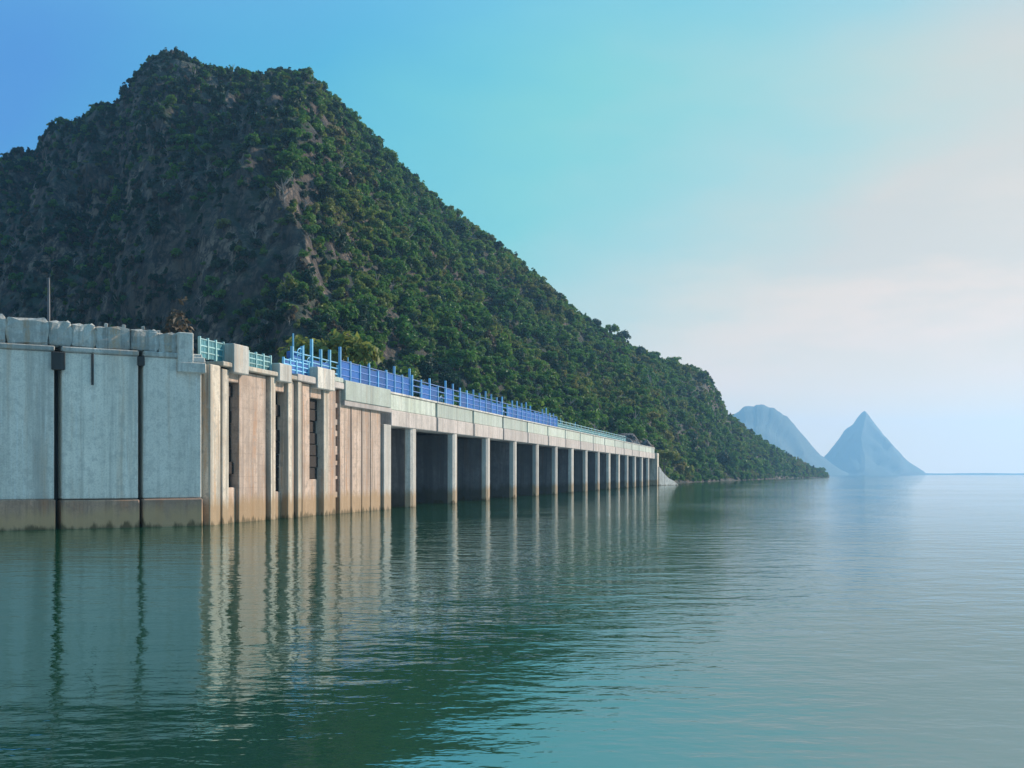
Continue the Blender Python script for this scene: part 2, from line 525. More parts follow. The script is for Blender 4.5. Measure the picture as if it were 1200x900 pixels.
# ------------------------------------------------------------------ mountain
ridge = np.array([(-900, 470, 620), (-600, 400, 560), (-300, 300, 500), (-120, 232, 450), (0, 190, 415), (22, 180, 412), (45, 182, 410), (52, 162, 408),
                  (70, 146, 405), (98, 147, 402), (120, 126, 400), (138, 132, 397), (152, 112, 394), (167, 92, 390), (184, 69, 386),
                  (210, 65, 384), (226, 77, 384), (242, 86, 386), (258, 91, 388), (290, 89, 390), (330, 86, 392), (358, 90, 395),
                  (372, 102, 397), (395, 122, 402), (430, 158, 408), (470, 198, 416), (520, 246, 428), (560, 276, 438), (600, 306, 450),
                  (640, 338, 462), (680, 371, 478), (702, 388, 488), (726, 397, 498), (737, 409, 504), (760, 420, 516), (786, 428, 530),
                  (826, 438, 560), (838, 458, 575), (850, 486, 590), (872, 503, 640), (900, 523, 700), (940, 545, 820), (965, 554.5, 950), (972, 557, 960)], float)
brk = np.array([(-900, 420), (-600, 380), (-300, 330), (0, 272), (120, 248), (220, 218), (300, 186), (345, 172), (400, 182), (500, 208),
                (600, 240), (700, 275), (765, 300), (800, 350), (870, 490), (965, 925), (972, 950)], float)
foot = np.array([(-900, 110), (-600, 105), (-300, 95), (-100, 80), (0, 72), (120, 72), (240, 78), (320, 86), (400, 97), (486, 112), (575, 135), (640, 160),
                 (700, 200), (750, 245), (768, 275), (785, 315), (800, 335), (870, 470), (965, 900), (972, 940)], float)
cols = np.concatenate([np.arange(-900, -60, 6.0), np.arange(-60, 972.1, 2.4)])
NR1, NR2, NR3 = 26, 130, 40
verts = []
rows = []
rz = HC + (HOR - np.interp(cols, ridge[:, 0], ridge[:, 1])) / F * np.interp(cols, ridge[:, 0], ridge[:, 2])
rd = np.interp(cols, ridge[:, 0], ridge[:, 2])
bd = np.interp(cols, brk[:, 0], brk[:, 1])
fd = np.interp(cols, foot[:, 0], foot[:, 1])
sl = (cols - 600.0) / F
kern = np.ones(9) / 9
bd = np.convolve(np.pad(bd, 4, mode='edge'), kern, 'valid')
fd = np.convolve(np.pad(fd, 4, mode='edge'), kern, 'valid')
shore = np.clip((cols - 762) / 20.0, 0, 1)
z_foot = 6.3 * (1 - shore) + (-1.2) * shore
z_brk = (6.8 + 9.0 * np.clip((cols - 250) / 300, 0, 1)) * (1 - shore) + 1.6 * shore
z_brk = np.minimum(z_brk, z_foot + (rz - z_foot) * 0.5)
D, Z = [], []
for k in range(NR1):
    v = k / NR1
    D.append(fd + (bd - fd) * v); Z.append(z_foot + (z_brk - z_foot) * v ** 1.3)
steep = np.interp(cols, [-900, 0, 250, 340, 420, 600, 965], [0.66, 0.66, 0.66, 0.80, 0.95, 1.0, 1.0])   # under 1: cliffs below, gentler on top
for k in range(NR2):
    v = k / NR2
    D.append(bd + (rd - bd) * v)
    Z.append(z_brk + (rz - z_brk) * v ** steep)
for k in range(NR3 + 1):
    v = k / NR3
    D.append(rd + 330 * v)
    Z.append(rz + (-4 - rz) * (v ** 1.15))
D = np.array(D); Z = np.array(Z)
X = D * sl[None, :]
Y = D.copy()
rel = np.zeros(D.shape[0])
for k in range(NR2): rel[NR1 + k] = math.sin(math.pi * k / NR2) ** 0.6
rel[NR1 + NR2:] = 0.25
rel[NR1 + NR2] = 0.0
amp = np.clip(rz / 140.0, 0.05, 1.0)[None, :] * rel[:, None]
gul = 1 - np.abs(fbm(X / 60.0, Y / 110.0, 0.5, 4)) * 2.2
bumpn = fbm(X / 22.0, Y / 22.0, Z / 22.0, 4)
Z = Z + amp * (13 * (gul - 0.55) + 9 * bumpn)
ridg = 1 - np.abs(fbm(X / 9.0 + .02 * Y, Z / 34.0, 1.0, 4)) * 2.4
left_face = np.interp(cols, [-900, 280, 370, 430], [1, 1, .5, .15])[None, :]
push = amp * (5.0 * ridg * left_face) + amp * (10 * fbm(X / 30.0, Z / 55.0, 2.0, 4) + 4 * fbm(X / 7.0, Z / 20.0, 4.0, 3) + 3.2 * np.abs(fbm(X / 5.0, Z / 6.0, Y / 9.0, 4)))
Y = Y - push
X = X + amp * 5 * fbm(Y / 25.0, Z / 25.0, 7.0, 3)
nr, nc = D.shape
co = np.stack([X, Y, Z], -1).reshape(-1, 3)
idx = np.arange(nr * nc).reshape(nr, nc)
quads = np.stack([idx[:-1, :-1], idx[:-1, 1:], idx[1:, 1:], idx[1:, :-1]], -1).reshape(-1, 4)
me = bpy.data.meshes.new("mountain")
me.from_pydata(co.tolist(), [], quads.tolist())
me.materials.append(M_TERR)
me.polygons.foreach_set('use_smooth', [True] * len(me.polygons))
me.update()
tag(ob("mountain", me), "steep wooded karst mountain rising behind the dam", kind='structure')
P3 = co.reshape(nr, nc, 3)


def terrain_at_px(px, v):
    """point of the mountain at picture column px, v = 0 at the break of slope and 1 on the ridge"""
    c = np.interp(px, cols, np.arange(nc))
    r = NR1 + v * NR2
    c0, r0 = int(min(c, nc - 2)), int(min(r, nr - 2))
    fc, fr = c - c0, r - r0
    return ((P3[r0, c0] * (1 - fc) + P3[r0, c0 + 1] * fc) * (1 - fr) + (P3[r0 + 1, c0] * (1 - fc) + P3[r0 + 1, c0 + 1] * fc) * fr)


# ------------------------------------------------------------------ trees
def leaf_cloud(rng, lumps, n, size, squash=0.85):
    """n leaf sprays (bent quads) on a set of lumps (centre, radius)"""
    vol = np.array([r ** 2 for c, r in lumps]); vol = vol / vol.sum()
    V, Fc = [], []
    for _ in range(n):
        c, r = lumps[rng.choice(len(lumps), p=vol)]
        d = rng.normal(size=3); d /= np.linalg.norm(d)
        if d[2] < -0.35: d[2] *= -0.6
        p = np.array(c) + d * r * np.array([1, 1, squash]) * (0.55 + 0.5 * rng.random() ** 0.6)
        nrm = d * 0.8 + rng.normal(size=3) * 0.55 + np.array([0, 0, 0.35]); nrm /= np.linalg.norm(nrm)
        a = np.cross(nrm, rng.normal(size=3)); a /= np.linalg.norm(a)
        b = np.cross(nrm, a)
        s = size * (0.6 + 0.8 * rng.random()); w = s * (0.45 + 0.3 * rng.random())
        k = len(V)
        V += [p - a * s, p - b * w + nrm * .15 * s, p + a * s * 1.1 - nrm * .2 * s, p + b * w + nrm * .1 * s]
        Fc.append((k, k + 1, k + 2, k + 3))
    return V, Fc


def crown_lumps(rng, h, w, kind):
    L = []
    if kind == 'round':
        for _ in range(7):
            a, q = rng.random() * 6.283, rng.random() ** .5 * w * .3
            L.append(((q * math.cos(a), q * math.sin(a), h * (.48 + .36 * rng.random())), w * (.2 + .13 * rng.random())))
    elif kind == 'tall':
        for k in range(7):
            z = h * (.3 + .6 * k / 6)
            L.append(((rng.normal() * w * .12, rng.normal() * w * .12, z), w * (.34 - .22 * k / 6) * (0.8 + .4 * rng.random())))
    else:   # wide
        for _ in range(9):
            a, q = rng.random() * 6.283, rng.random() ** .5 * w * .42
            L.append(((q * math.cos(a), q * math.sin(a), h * (.55 + .28 * rng.random())), w * (.14 + .1 * rng.random())))
    return L


def trunk_bm(bm, rng, h, w, lumps):
    r = h * .028
    tube_bm(bm, [(0, 0, -0.6), (rng.normal() * .1, rng.normal() * .1, h * .25), (rng.normal() * .2, rng.normal() * .2, h * .5), (0, 0, h * .74)],
            [r * 1.3, r, r * .75, r * .2], 6)
    for c, rad in lumps[:5]:
        z0 = h * (.28 + .2 * rng.random())
        tube_bm(bm, [(0, 0, z0), (c[0] * .5, c[1] * .5, (z0 + c[2]) / 2 + .1), c], [r * .55, r * .4, r * .12], 5)


def tree_meshes(name, seed, h, w, kind, n, size, mat, one=False):
    rng = np.random.default_rng(seed)
    lumps = crown_lumps(rng, h, w, kind)
    V, Fc = leaf_cloud(rng, lumps, n, size)
    bm = bmesh.new()
    trunk_bm(bm, rng, h, w, lumps)
    if one:
        vs = [bm.verts.new(v) for v in V]
        first = len(bm.faces)
        for f in Fc: bm.faces.new([vs[i] for i in f])
        me = bpy.data.meshes.new(name)
        bm.to_mesh(me); bm.free()
        me.materials.append(mat); me.materials.append(M_BARK)
        me.polygons.foreach_set('material_index', [1] * first + [0] * (len(me.polygons) - first))
        return me
    tr = bm_done(bm, "trunk", M_BARK)
    cm = bpy.data.meshes.new("crown")
    cm.from_pydata([tuple(v) for v in V], [], Fc)
    cm.materials.append(mat)
    return tr, cm


# forest on the slopes: a mass nobody could count, scattered with geometry nodes
protos = bpy.data.collections.new("forest_sources")
spec = [('round', 5.2, 5.2, M_LEAF), ('round', 4.6, 5.6, M_LEAF), ('tall', 6.4, 4.6, M_LEAF), ('wide', 5.0, 6.2, M_LEAF),
        ('round', 5.0, 5.0, M_LEAFD), ('tall', 6.6, 4.4, M_LEAFD), ('wide', 4.4, 5.6, M_LEAFY), ('tall', 5.0, 4.0, M_DRY)]
for i, (kd, h, w, mt) in enumerate(spec):
    o = bpy.data.objects.new("tree_source_%d" % i, tree_meshes("forest_tree", 40 + i, h, w, kd, 420, 0.42, mt, True))
    protos.objects.link(o)

def bare_tree(seed):
    rng = np.random.default_rng(seed)
    bm = bmesh.new()
    h = 6.0
    tube_bm(bm, [(0, 0, -1), (.1, .1, 2), (rng.normal() * .4, rng.normal() * .4, h)], [.24, .17, .05], 5)
    for _ in range(9):
        z0 = 1.2 + 3.4 * rng.random(); a = rng.random() * 6.283; q = .8 + 1.4 * rng.random()
        tube_bm(bm, [(0, 0, z0), (q * .5 * math.cos(a), q * .5 * math.sin(a), z0 + .7), (q * math.cos(a), q * math.sin(a), z0 + 1.9)], [.12, .09, .03], 4)
    return bm_done(bm, "bare_tree", M_PALEBARK)


for i in (8, 9):
    o = bpy.data.objects.new("tree_source_%d" % i, bare_tree(i))
    protos.objects.link(o)

NT = 80000
cidx = RNG.random(NT) * (nc - 2)
cw = np.interp(cidx, np.arange(nc), cols)
ridx = NR1 - 12 + RNG.random(NT) * (NR2 + 24)
c0, r0 = cidx.astype(int), ridx.astype(int)
fc, fr = (cidx - c0)[:, None], (ridx - r0)[:, None]
tp = (P3[r0, c0] * (1 - fc) + P3[r0, c0 + 1] * fc) * (1 - fr) + (P3[r0 + 1, c0] * (1 - fc) + P3[r0 + 1, c0 + 1] * fc) * fr
du = P3[r0, c0 + 1] - P3[r0, c0]; dv = P3[r0 + 1, c0] - P3[r0, c0]
nrm = np.cross(du, dv)
area = np.linalg.norm(nrm, axis=1); nz = np.abs(nrm[:, 2]) / area
vrel = np.clip((ridx - NR1) / NR2, 0, 1)
clf = fbm(tp[:, 0] / 34.0, tp[:, 1] / 34.0, tp[:, 2] / 40.0, 4)
leftness = np.interp(cw, [-200, 0, 300, 360, 430], [0.75, 0.75, 0.75, 0.45, 0.05])
lowness = np.interp(vrel, [0, .1, .45, .75, 1.0], [.95, .95, .75, .45, .1])
keep = area / np.percentile(area, 76)
keep *= 1 - np.clip(leftness * lowness + clf * 0.9, 0, 0.95) * np.clip((0.92 - nz) / .3, 0.25, 1)
keep *= np.where(tp[:, 2] < -0.2, 0, 1)
keep *= np.where((cw > 800) & (cw < 858) & (vrel > .62) & (vrel < .95), 0.35, 1)
ta, to = sdist_to_dam(tp[:, 0], tp[:, 1])
keep *= np.where((to > -9.5) & (ta > -30) & (ta < 216), 0, 1)
sel = RNG.random(NT) < keep
tp, cw, vrel = tp[sel], cw[sel], vrel[sel]
n = len(tp)
print("forest trees", n)
fm = bpy.data.meshes.new("forest")
fm.from_pydata((tp - np.array([0, 0, 0.7])).tolist(), [], [])
dist = np.linalg.norm(tp[:, :2], axis=1)
scl = (0.25 + 0.42 * RNG.random(n) ** 1.6 + 0.60 * RNG.random(n) * (RNG.random(n) < .12)) * np.interp(tp[:, 2], [0, 40, 140], [1.0, 1.05, 0.95])
u = RNG.random(n)
warm = fbm(tp[:, 0] / 45, tp[:, 1] / 45, tp[:, 2] / 45, 3)
leftw = np.interp(cw, [-200, 280, 360, 450], [1, 1, .35, 0.1])
var = np.where(u < .30, 0, np.where(u < .52, 1, np.where(u < .74, 2, 3)))
var = np.where(RNG.random(n) < 0.18 + .62 * leftw, 4 + (RNG.random(n) < .45), var)
var = np.where((warm > .25) & (RNG.random(n) < .28), 6, var)
var = np.where(RNG.random(n) < 0.015 + .12 * leftw, 7, var)
var = np.where(RNG.random(n) < 0.012 + .13 * leftw * np.interp(vrel, [0, .6, 1], [1, .7, .2]), 8 + (RNG.random(n) < .5), var)
scl = np.where(vrel > .93, np.minimum(scl, .8), scl)
scl = scl * np.where(leftw > .5, .82, 1.0)
for nm, ty, data in (("scl", 'FLOAT', scl), ("variant", 'INT', var.astype(np.int32))):
    a = fm.attributes.new(nm, ty, 'POINT'); a.data.foreach_set('value', data)
rot = np.zeros((n, 3)); rot[:, 2] = RNG.random(n) * 6.283; rot[:, :2] = RNG.normal(size=(n, 2)) * .08
a = fm.attributes.new("rot", 'FLOAT_VECTOR', 'POINT'); a.data.foreach_set('vector', rot.ravel())
forest = ob("forest", fm)
tag(forest, "dense mixed green forest covering the mountain slopes", kind='stuff')
ng = bpy.data.node_groups.new("forest_scatter", 'GeometryNodeTree')
ng.interface.new_socket("Geometry", in_out='INPUT', socket_type='NodeSocketGeometry')
ng.interface.new_socket("Geometry", in_out='OUTPUT', socket_type='NodeSocketGeometry')
N_, L_ = ng.nodes, ng.links
gi, go = N_.new('NodeGroupInput'), N_.new('NodeGroupOutput')
iop = N_.new('GeometryNodeInstanceOnPoints')
ci = N_.new('GeometryNodeCollectionInfo')
ci.inputs['Collection'].default_value = protos
ci.inputs['Separate Children'].default_value = True
ci.inputs['Reset Children'].default_value = True
iop.inputs['Pick Instance'].default_value = True


def attr(nm, ty):
    q = N_.new('GeometryNodeInputNamedAttribute'); q.data_type = ty; q.inputs['Name'].default_value = nm
    return q.outputs['Attribute']


L_.new(gi.outputs[0], iop.inputs['Points'])
L_.new(ci.outputs[0], iop.inputs['Instance'])
L_.new(attr("variant", 'INT'), iop.inputs['Instance Index'])
L_.new(attr("rot", 'FLOAT_VECTOR'), iop.inputs['Rotation'])
L_.new(attr("scl", 'FLOAT'), iop.inputs['Scale'])
L_.new(iop.outputs[0], go.inputs[0])
md = forest.modifiers.new("scatter", 'NODES'); md.node_group = ng

# single trees one can pick out: on the skyline, along the shore, behind the crest
TM = {}
for key, (kd, h, w, n_, s_, mt) in {
        'dark_round': ('round', 6.0, 5.6, 900, 0.36, M_LEAFD), 'dark_tall': ('tall', 7.5, 4.4, 900, 0.34, M_LEAFD),
        'dark_wide': ('wide', 5.6, 6.4, 900, 0.36, M_LEAFD),
        'green_round': ('round', 6.0, 6.0, 1100, 0.34, M_LEAF), 'green_wide': ('wide', 5.6, 7.0, 1100, 0.34, M_LEAF),
        'green_tall': ('tall', 7.5, 5.0, 1000, 0.34, M_LEAF),
        'yellow': ('wide', 7.0, 9.0, 2200, 0.30, M_LEAFG), 'dry': ('tall', 8.0, 4.0, 420, 0.22, M_DRY),
        'brown': ('tall', 7.0, 3.4, 900, 0.20, M_BROWNL)}.items():
    TM[key] = tree_meshes(key, hash(key) % 97 + len(key) * 13 if False else sum(map(ord, key)), h, w, kd, n_, s_, mt)


def tree(key, loc, s, label, cat='tree', group=None, name="tree"):
    rt = empty(name, loc, random.random() * 6.28)
    rt.scale = (s, s, s * random.uniform(.9, 1.15))
    ob("trunk", TM[key][0], rt); ob("crown", TM[key][1], rt)
    tag(rt, label, cat, group)
    return rt


for px in (8, 24, 46, 57, 72, 90, 100, 121, 127, 141, 152, 161, 170, 181, 193):
    p = terrain_at_px(px, 0.995)
    tree(random.choice(['dark_round', 'dark_wide']), p - np.array([0, 0, 1.0]), random.uniform(.4, .7),
         "dark tree on the skyline climbing from the left edge to the summit", group="trees on the left skyline")
for px in (206, 216, 229, 240, 252, 266, 281, 294, 305, 318, 330, 339, 349, 360):
    p = terrain_at_px(px, 0.995)
    tree(random.choice(['dark_round', 'dark_wide', 'dark_tall']), p - np.array([0, 0, 1.0]), random.uniform(.38, .6),
         "dark tree along the mountain summit against the blue sky", group="trees on the summit")
for px in (376, 392, 414, 440, 462, 486, 508, 534, 556, 583, 610, 628, 655, 672, 697, 716, 731, 752, 768, 790, 808):
    p = terrain_at_px(px, 0.99)
    tree(random.choice(['green_round', 'dark_round', 'green_wide', 'dark_wide']), p - np.array([0, 0, 1.2]), random.uniform(.6, .95) * (1.25 if px > 690 else .85),
         "green tree on the long skyline sloping down right of the summit", group="trees on the right skyline")
for px, s in ((786, 1.0), (797, .9), (808, 1.2), (820, 1.3), (833, 1.2), (846, 1.4), (858, 1.3), (871, 1.5), (884, 1.5), (897, 1.4), (909, 1.5), (921, 1.3), (932, 1.2), (943, 1.1), (953, .9)):
    p = terrain_at_px(px, 0.03)
    tree(random.choice(['green_round', 'green_wide', 'dark_round', 'green_tall']), p - np.array([0, 0, .5]), s,
         "bushy green tree at the water's edge right of the dam", group="trees along the lake shore")


def behind(px, depth, z=6.0):
    s = (px - 600.0) / F
    return np.array([s * depth, depth, z])


tree('yellow', behind(384, 122, 7.0), 1.45, "large yellow green bushy tree behind the crest above the blue railing", name="bushy_tree")
tree('yellow', behind(412, 132, 6.6), 1.0, "smaller yellow green tree right of the large one behind the blue railing", name="bushy_tree")
tree('yellow', behind(360, 126, 6.8), .95, "smaller yellow green tree left of the large one behind the tall hoist", name="bushy_tree")
tree('dry', behind(214, 100, 6.2), 1.45, "bare brownish tree standing behind the white corner post")
tree('dry', behind(266, 150, 6.5), 1.6, "dry brown tree on the slope right of the hut")
tree('dark_round', behind(322, 118, 6.3), 1.05, "dark round tree behind the teal railing")
tree('dark_wide', behind(292, 130, 6.3), 1.2, "dark spreading tree behind the second teal railing")
for (px, d, k, s), w_ in zip(((430, 150, 'green_round', 1.25), (462, 165, 'green_tall', 1.1), (500, 175, 'dark_round', 1.4), (535, 190, 'green_round', 1.5),
                    (570, 205, 'green_wide', 1.5), (604, 215, 'dark_wide', 1.5), (632, 235, 'green_round', 1.6), (700, 270, 'green_tall', 1.4)),
        ('the plain pink wall panels', 'the first gate bay of the dam', 'the second pale pier', 'the third pale pier', 'the fourth pale pier',
         'the fifth pale pier', 'the sixth pale pier', 'the farthest gate bays of the dam')):
    tree(k, behind(px, d, 7.0), s, "leafy tree behind the crest, above %s" % w_, group="trees behind the dam crest")
tree('yellow', behind(779, 296, 2.4), 1.0, "yellow green bushy tree above the pale abutment at the far dam end", name="bushy_tree")

# ------------------------------------------------------------------ far hills and shore
def far_hill(name, label, prof, depth, thick, seed):
    pr = np.array(prof, float)
    px = np.linspace(pr[0, 0], pr[-1, 0], 220)
    z = HC + (HOR - np.interp(px, pr[:, 0], pr[:, 1])) / F * depth
    z = z + fbm(px / 9.0 + seed, px * 0 + seed, 0, 4) * 10 * np.clip(z / 120, 0, 1)
    s = (px - 600) / F
    V = []
    rows_ = 41
    for k in range(rows_):
        v = k / (rows_ - 1) * 2 - 1
        prof_v = (1 - abs(v)) ** 1.1
        yy = depth + v * thick
        sc_ = s[int(np.argmax(z))]
        xx = (s - sc_) * depth * (1 - .75 * abs(v)) + sc_ * yy
        zz = -3 + (z + 3) * prof_v
        rough = fbm(xx / 160 + seed, np.full_like(xx, yy / 160), 0, 5) * 40 * np.minimum(prof_v * 2, 1) * (abs(v) > .001) * np.clip(z / 80, 0, 1)
        fine = fbm(xx / 30 + seed, np.full_like(xx, yy / 30), 3, 3) * 5 * np.clip(z / 60, 0, 1)
        mid = np.clip(4 * prof_v * (1 - prof_v), 0, 1) * np.clip(z / 80, 0, 1)
        spur = 1 - np.abs(fbm(xx / 210 + seed * 3, np.full_like(xx, yy) / 420, seed, 4)) * 2.5
        xx = xx + mid * 28 * fbm(zz / 90 + seed, xx / 300, 2.0, 3)
        V += list(zip(xx, np.full_like(xx, yy) + rough * 1.5 - mid * 80 * spur, zz + rough + fine + mid * 15 * (spur - .5)))
    c = len(px)
    Fq = [(a * c + i, a * c + i + 1, (a + 1) * c + i + 1, (a + 1) * c + i) for a in range(rows_ - 1) for i in range(c - 1)]
    me = bpy.data.meshes.new(name)
    me.from_pydata([tuple(map(float, v)) for v in V], [], Fq)
    me.materials.append(M_FAR)
    me.polygons.foreach_set('use_smooth', [True] * len(Fq))
    return tag(ob(name, me), label, kind='structure')


far_hill("hill", "rounded blue hazy hill half hidden by the wooded shore",
         [(790, 560), (820, 520), (850, 490), (868, 479), (882, 474), (895, 474), (908, 479), (925, 493), (945, 515), (962, 534), (985, 550), (1005, 560)], 3900, 620, 1.0)
far_hill("hill", "pointed blue hazy peak standing alone on the lake horizon",
         [(915, 560), (940, 552), (958, 543), (970, 530), (985, 511), (998, 497), (1007, 487), (1013, 481.5), (1019, 489), (1023, 494), (1034, 508), (1046, 522), (1058, 536), (1070, 545), (1082, 552), (1090, 559)], 4500, 700, 5.0)
far_hill("far_shore", "low far shore along the right horizon",
         [(1040, 556), (1080, 554.6), (1110, 554.8), (1150, 554.2), (1190, 554.7), (1240, 554.2), (1300, 554.5), (1400, 554.4)], 5150, 200, 9.0)

# ------------------------------------------------------------------ left retaining wall
LX, LY = -23.6, 51.2
la = math.atan2(CY - LY, CX - LX)
lw = empty("retaining_wall", (CX, CY, 0), la)          # local x runs towards the corner (x = 0), y points away from the lake
tag(lw, "grey concrete retaining wall with dark vertical joints and rubble top, left of the dam", "wall")


def lx_of(px):
    s = (px - 600.0) / F
    ux, uy = math.cos(la), math.sin(la)
    return (CY * s - CX) / (ux - uy * s)


box("core", -40, -0.75, 0.9, 5.5, -1.5, 8.6, M_DARKC, lw)
ZT = 8.42
joints = [lx_of(-370), lx_of(-230), lx_of(-110), lx_of(-20), lx_of(68), lx_of(165), lx_of(236)]
gapw = [.30, .30, .30, .30, .34, .24, 0.0]
joints[0] = -38
for i in range(len(joints) - 1):
    a, b_ = joints[i] + gapw[i] / 2, joints[i + 1] - gapw[i + 1] / 2
    box("wall_panel", a, b_, 0.0 + random.uniform(-.02, .02), 0.95, 1.42, ZT, M_LEFT, lw, 0.04)
    box("base_course", a - .04, b_ + .04, -0.13, 0.93, -1.2, 1.40 + random.uniform(-.03, .03), M_COURSE, lw, 0.06)
    # coping band under the rubble
    box("string_course", a - .02, b_ + .02, -0.10, 0.9, ZT + 0.004, ZT + 0.26, M_RUBBLE, lw, 0.05)
# dark drain boxes where the joints meet the coping
box("drain_box", lx_of(68) - .30, lx_of(68) + .30, -0.16, 0.3, 7.55, 8.40, M_DARKC, lw, 0.03)
box("drain_box", lx_of(165) - .17, lx_of(165) + .17, -0.13, 0.3, 7.95, 8.40, M_DARKC, lw, 0.03)
ob("drain_pipe", tube_me("drain_pipe", [(0, 0, 0), (0, 0, 1.5)], [.06, .06], M_DARKC, 8), lw, (lx_of(108), -0.08, 6.9))


def rock_me(name, seed, sx, sy, sz, mat, sub=2, rough=.25):
    rng = np.random.default_rng(seed)
    bm = bmesh.new()
    bmesh.ops.create_icosphere(bm, subdivisions=sub, radius=1.0)
    off = rng.random(3) * 20
    for v in bm.verts:
        c = np.array(v.co)
        c = np.sign(c) * np.abs(c) ** .6
        k = 1 + rough * float(fbm(np.array([c[0] * 1.3 + off[0]]), np.array([c[1] * 1.3 + off[1]]), np.array([c[2] * 1.3 + off[2]]), 3)[0]) * 1.6
        v.co = (c[0] * sx * k, c[1] * sy * k, c[2] * sz * k)
    return bm_done(bm, name, mat)


def rough_block(seed, dx, dy, dz):
    rng = np.random.default_rng(seed)
    bm = bmesh.new()
    box_bm(bm, -dx / 2, dx / 2, -dy / 2, dy / 2, 0, dz, .05)
    bmesh.ops.subdivide_edges(bm, edges=[e for e in bm.edges if e.calc_length() > .25], cuts=2, use_grid_fill=True)
    for v in bm.verts:
        v.co += Vector(rng.normal(size=3) * .022) * (1.6 if v.co.z > dz * .6 else 1)
    return bm_done(bm, "ledge_block", M_RUBBLE)


blocks = [rough_block(5 + i, .7, .5, .62) for i in range(8)]
x = lx_of(-40)
while x < -1.4:
    w = min(random.uniform(.9, 1.9), -1.3 - x)
    hgt_ = .88 + .36 * min(1.0, max(0.0, (lx_of(217) - x) / (lx_of(217) - lx_of(0)))) + random.uniform(-.05, .05)
    ob("ledge_block", random.choice(blocks), lw, (x + w / 2, .30 + random.uniform(-.03, .03), ZT + .262),
       (0, 0, random.uniform(-.015, .015)), (w / .7 * .985, 1, hgt_ / .62))
    x += w
bk = box("backing_wall", -38, -1.25, .36, 1.6, ZT + .265, ZT + .60, M_RUBBLE, lw, .05)
for px in (6, 30, 44, 83, 110, 128, 149, 172, 190):
    k_ = random.uniform(.8, 1.3)
    box("coping_stub", lx_of(px) - .09, lx_of(px) + .09, .62, .80, ZT + .60, ZT + 1.35 + random.uniform(0, .25), M_RUBBLE, lw, .02, .85)
# white corner post with its foot on the wall's end
cp = empty("corner_post", (CX + math.cos(la) * lx_of(217), CY + math.sin(la) * lx_of(217), 0), la)
tag(cp, "white concrete corner post with a stepped foot where the grey wall ends", "post")
box("shaft", -.40, .36, -.22, .62, 8.1, 9.72, M_WHITE, cp, .04)
box("foot", -.44, 1.0, -.26, .66, 7.72, 8.24, M_WHITE, cp, .04, .97)
box("foot_step", .32, .98, -.20, .60, 8.243, 8.52, M_WHITE, cp, .04, .9)

# lamp-less steel pole on the wall
pp = behind(57, 54.5, 0)
pole = empty("steel_pole", (pp[0], pp[1], 8.9))
tag(pole, "thin grey steel pole standing on the rubble top of the left wall", "pole")
ob("shaft", tube_me("shaft", [(0, 0, -.4), (0, 0, 1.6), (0, 0, 3.3)], [.085, .075, .06], M_GALV, 8), pole)
ob("base_plate", box_me("base_plate", .4, .4, .05, M_GALV, .01), pole, (0, 0, -.02))
ob("cap", tube_me("cap", [(0, 0, 3.3), (0, 0, 3.36)], [.08, .03], M_GALV, 8), pole)

# ------------------------------------------------------------------ dam: pilastered block
blk = empty("pilastered_block", (CX, CY, 0), DA)     # local x along the dam, local y away from the lake
tag(blk, "pinkish concrete dam block with pilasters and dark vertical slots beside the grey wall", "dam block")
T0, T1 = t_of(244), t_of(456)
ZC = 8.25
box("core", T0 + .05, T1 - .05, 1.9, 8.0, -1.5, 7.9, M_DARKC, blk)


def seg(nm, p0, p1, out, z0, z1, mat, bev=.04):
    return box(nm, t_of(p0), t_of(p1), -out, 1.95, z0, z1, mat, blk, bev)


ZB = -1.2
seg("pilaster", 244, 256.5, .10, ZB, ZC, M_PILAS)
seg("pilaster", 259.5, 267.5, .04, ZB, ZC - .1, M_PILAS)
seg("slot_sill", 267.7, 281.8, -.30, ZB, 1.9, M_BLOCK)
seg("slot_head", 267.7, 281.8, -.12, 7.55, ZC, M_BLOCK)
seg("wall_panel", 282, 313.5, -.10, ZB, ZC - .05, M_BLOCK)
seg("pilaster", 316, 322, .06, ZB, ZC, M_PILAS)
seg("slot_sill", 322.3, 335.7, -.35, ZB, 1.6, M_BLOCK)
seg("slot_head", 322.3, 335.7, -.12, 7.45, ZC, M_BLOCK)
seg("pilaster", 336, 341.5, .08, ZB, ZC, M_PILAS)
seg("wall_panel", 343, 346.6, -.12, ZB, ZC - .05, M_BLOCK)
seg("pilaster", 347.7, 352.3, .08, ZB, ZC, M_PILAS)
seg("wall_panel", 356, 364.6, -.10, ZB, ZC - .04, M_BLOCK)
seg("slot_sill", 365.6, 378.6, -.35, ZB, 2.3, M_BLOCK)
seg("slot_head", 365.6, 378.6, -.12, 7.4, ZC, M_BLOCK)
seg("wall_panel", 379, 385, .02, ZB, ZC - .02, M_PILAS)
seg("wall_panel", 385.3, 394.3, -.05, ZB, ZC - .02, M_BLOCK)
seg("wall_panel", 398.6, 411.2, -.02, ZB, ZC - .04, M_BLOCK)
seg("wall_panel", 412.4, 424, -.03, ZB, ZC - .03, M_BLOCK)
seg("wall_panel", 425, 434.5, -.05, ZB, ZC - .03, M_BLOCK)
seg("wall_panel", 435.2, 446.8, -.05, ZB, ZC - .03, M_BLOCK)
seg("pilaster", 447.5, 456, .16, ZB, 6.3, M_PIER)
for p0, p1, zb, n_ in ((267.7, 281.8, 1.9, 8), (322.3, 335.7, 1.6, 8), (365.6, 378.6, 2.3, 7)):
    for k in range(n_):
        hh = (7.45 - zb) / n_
        box("slot_shade_board", t_of(p0) + .02, t_of(p1) - .02, random.uniform(.34, .6), 1.6, zb + hh * k + .02, zb + hh * (k + 1) - .02, M_SLOT, blk, .03)  # added dark boards, put in so the slots look deep in shade
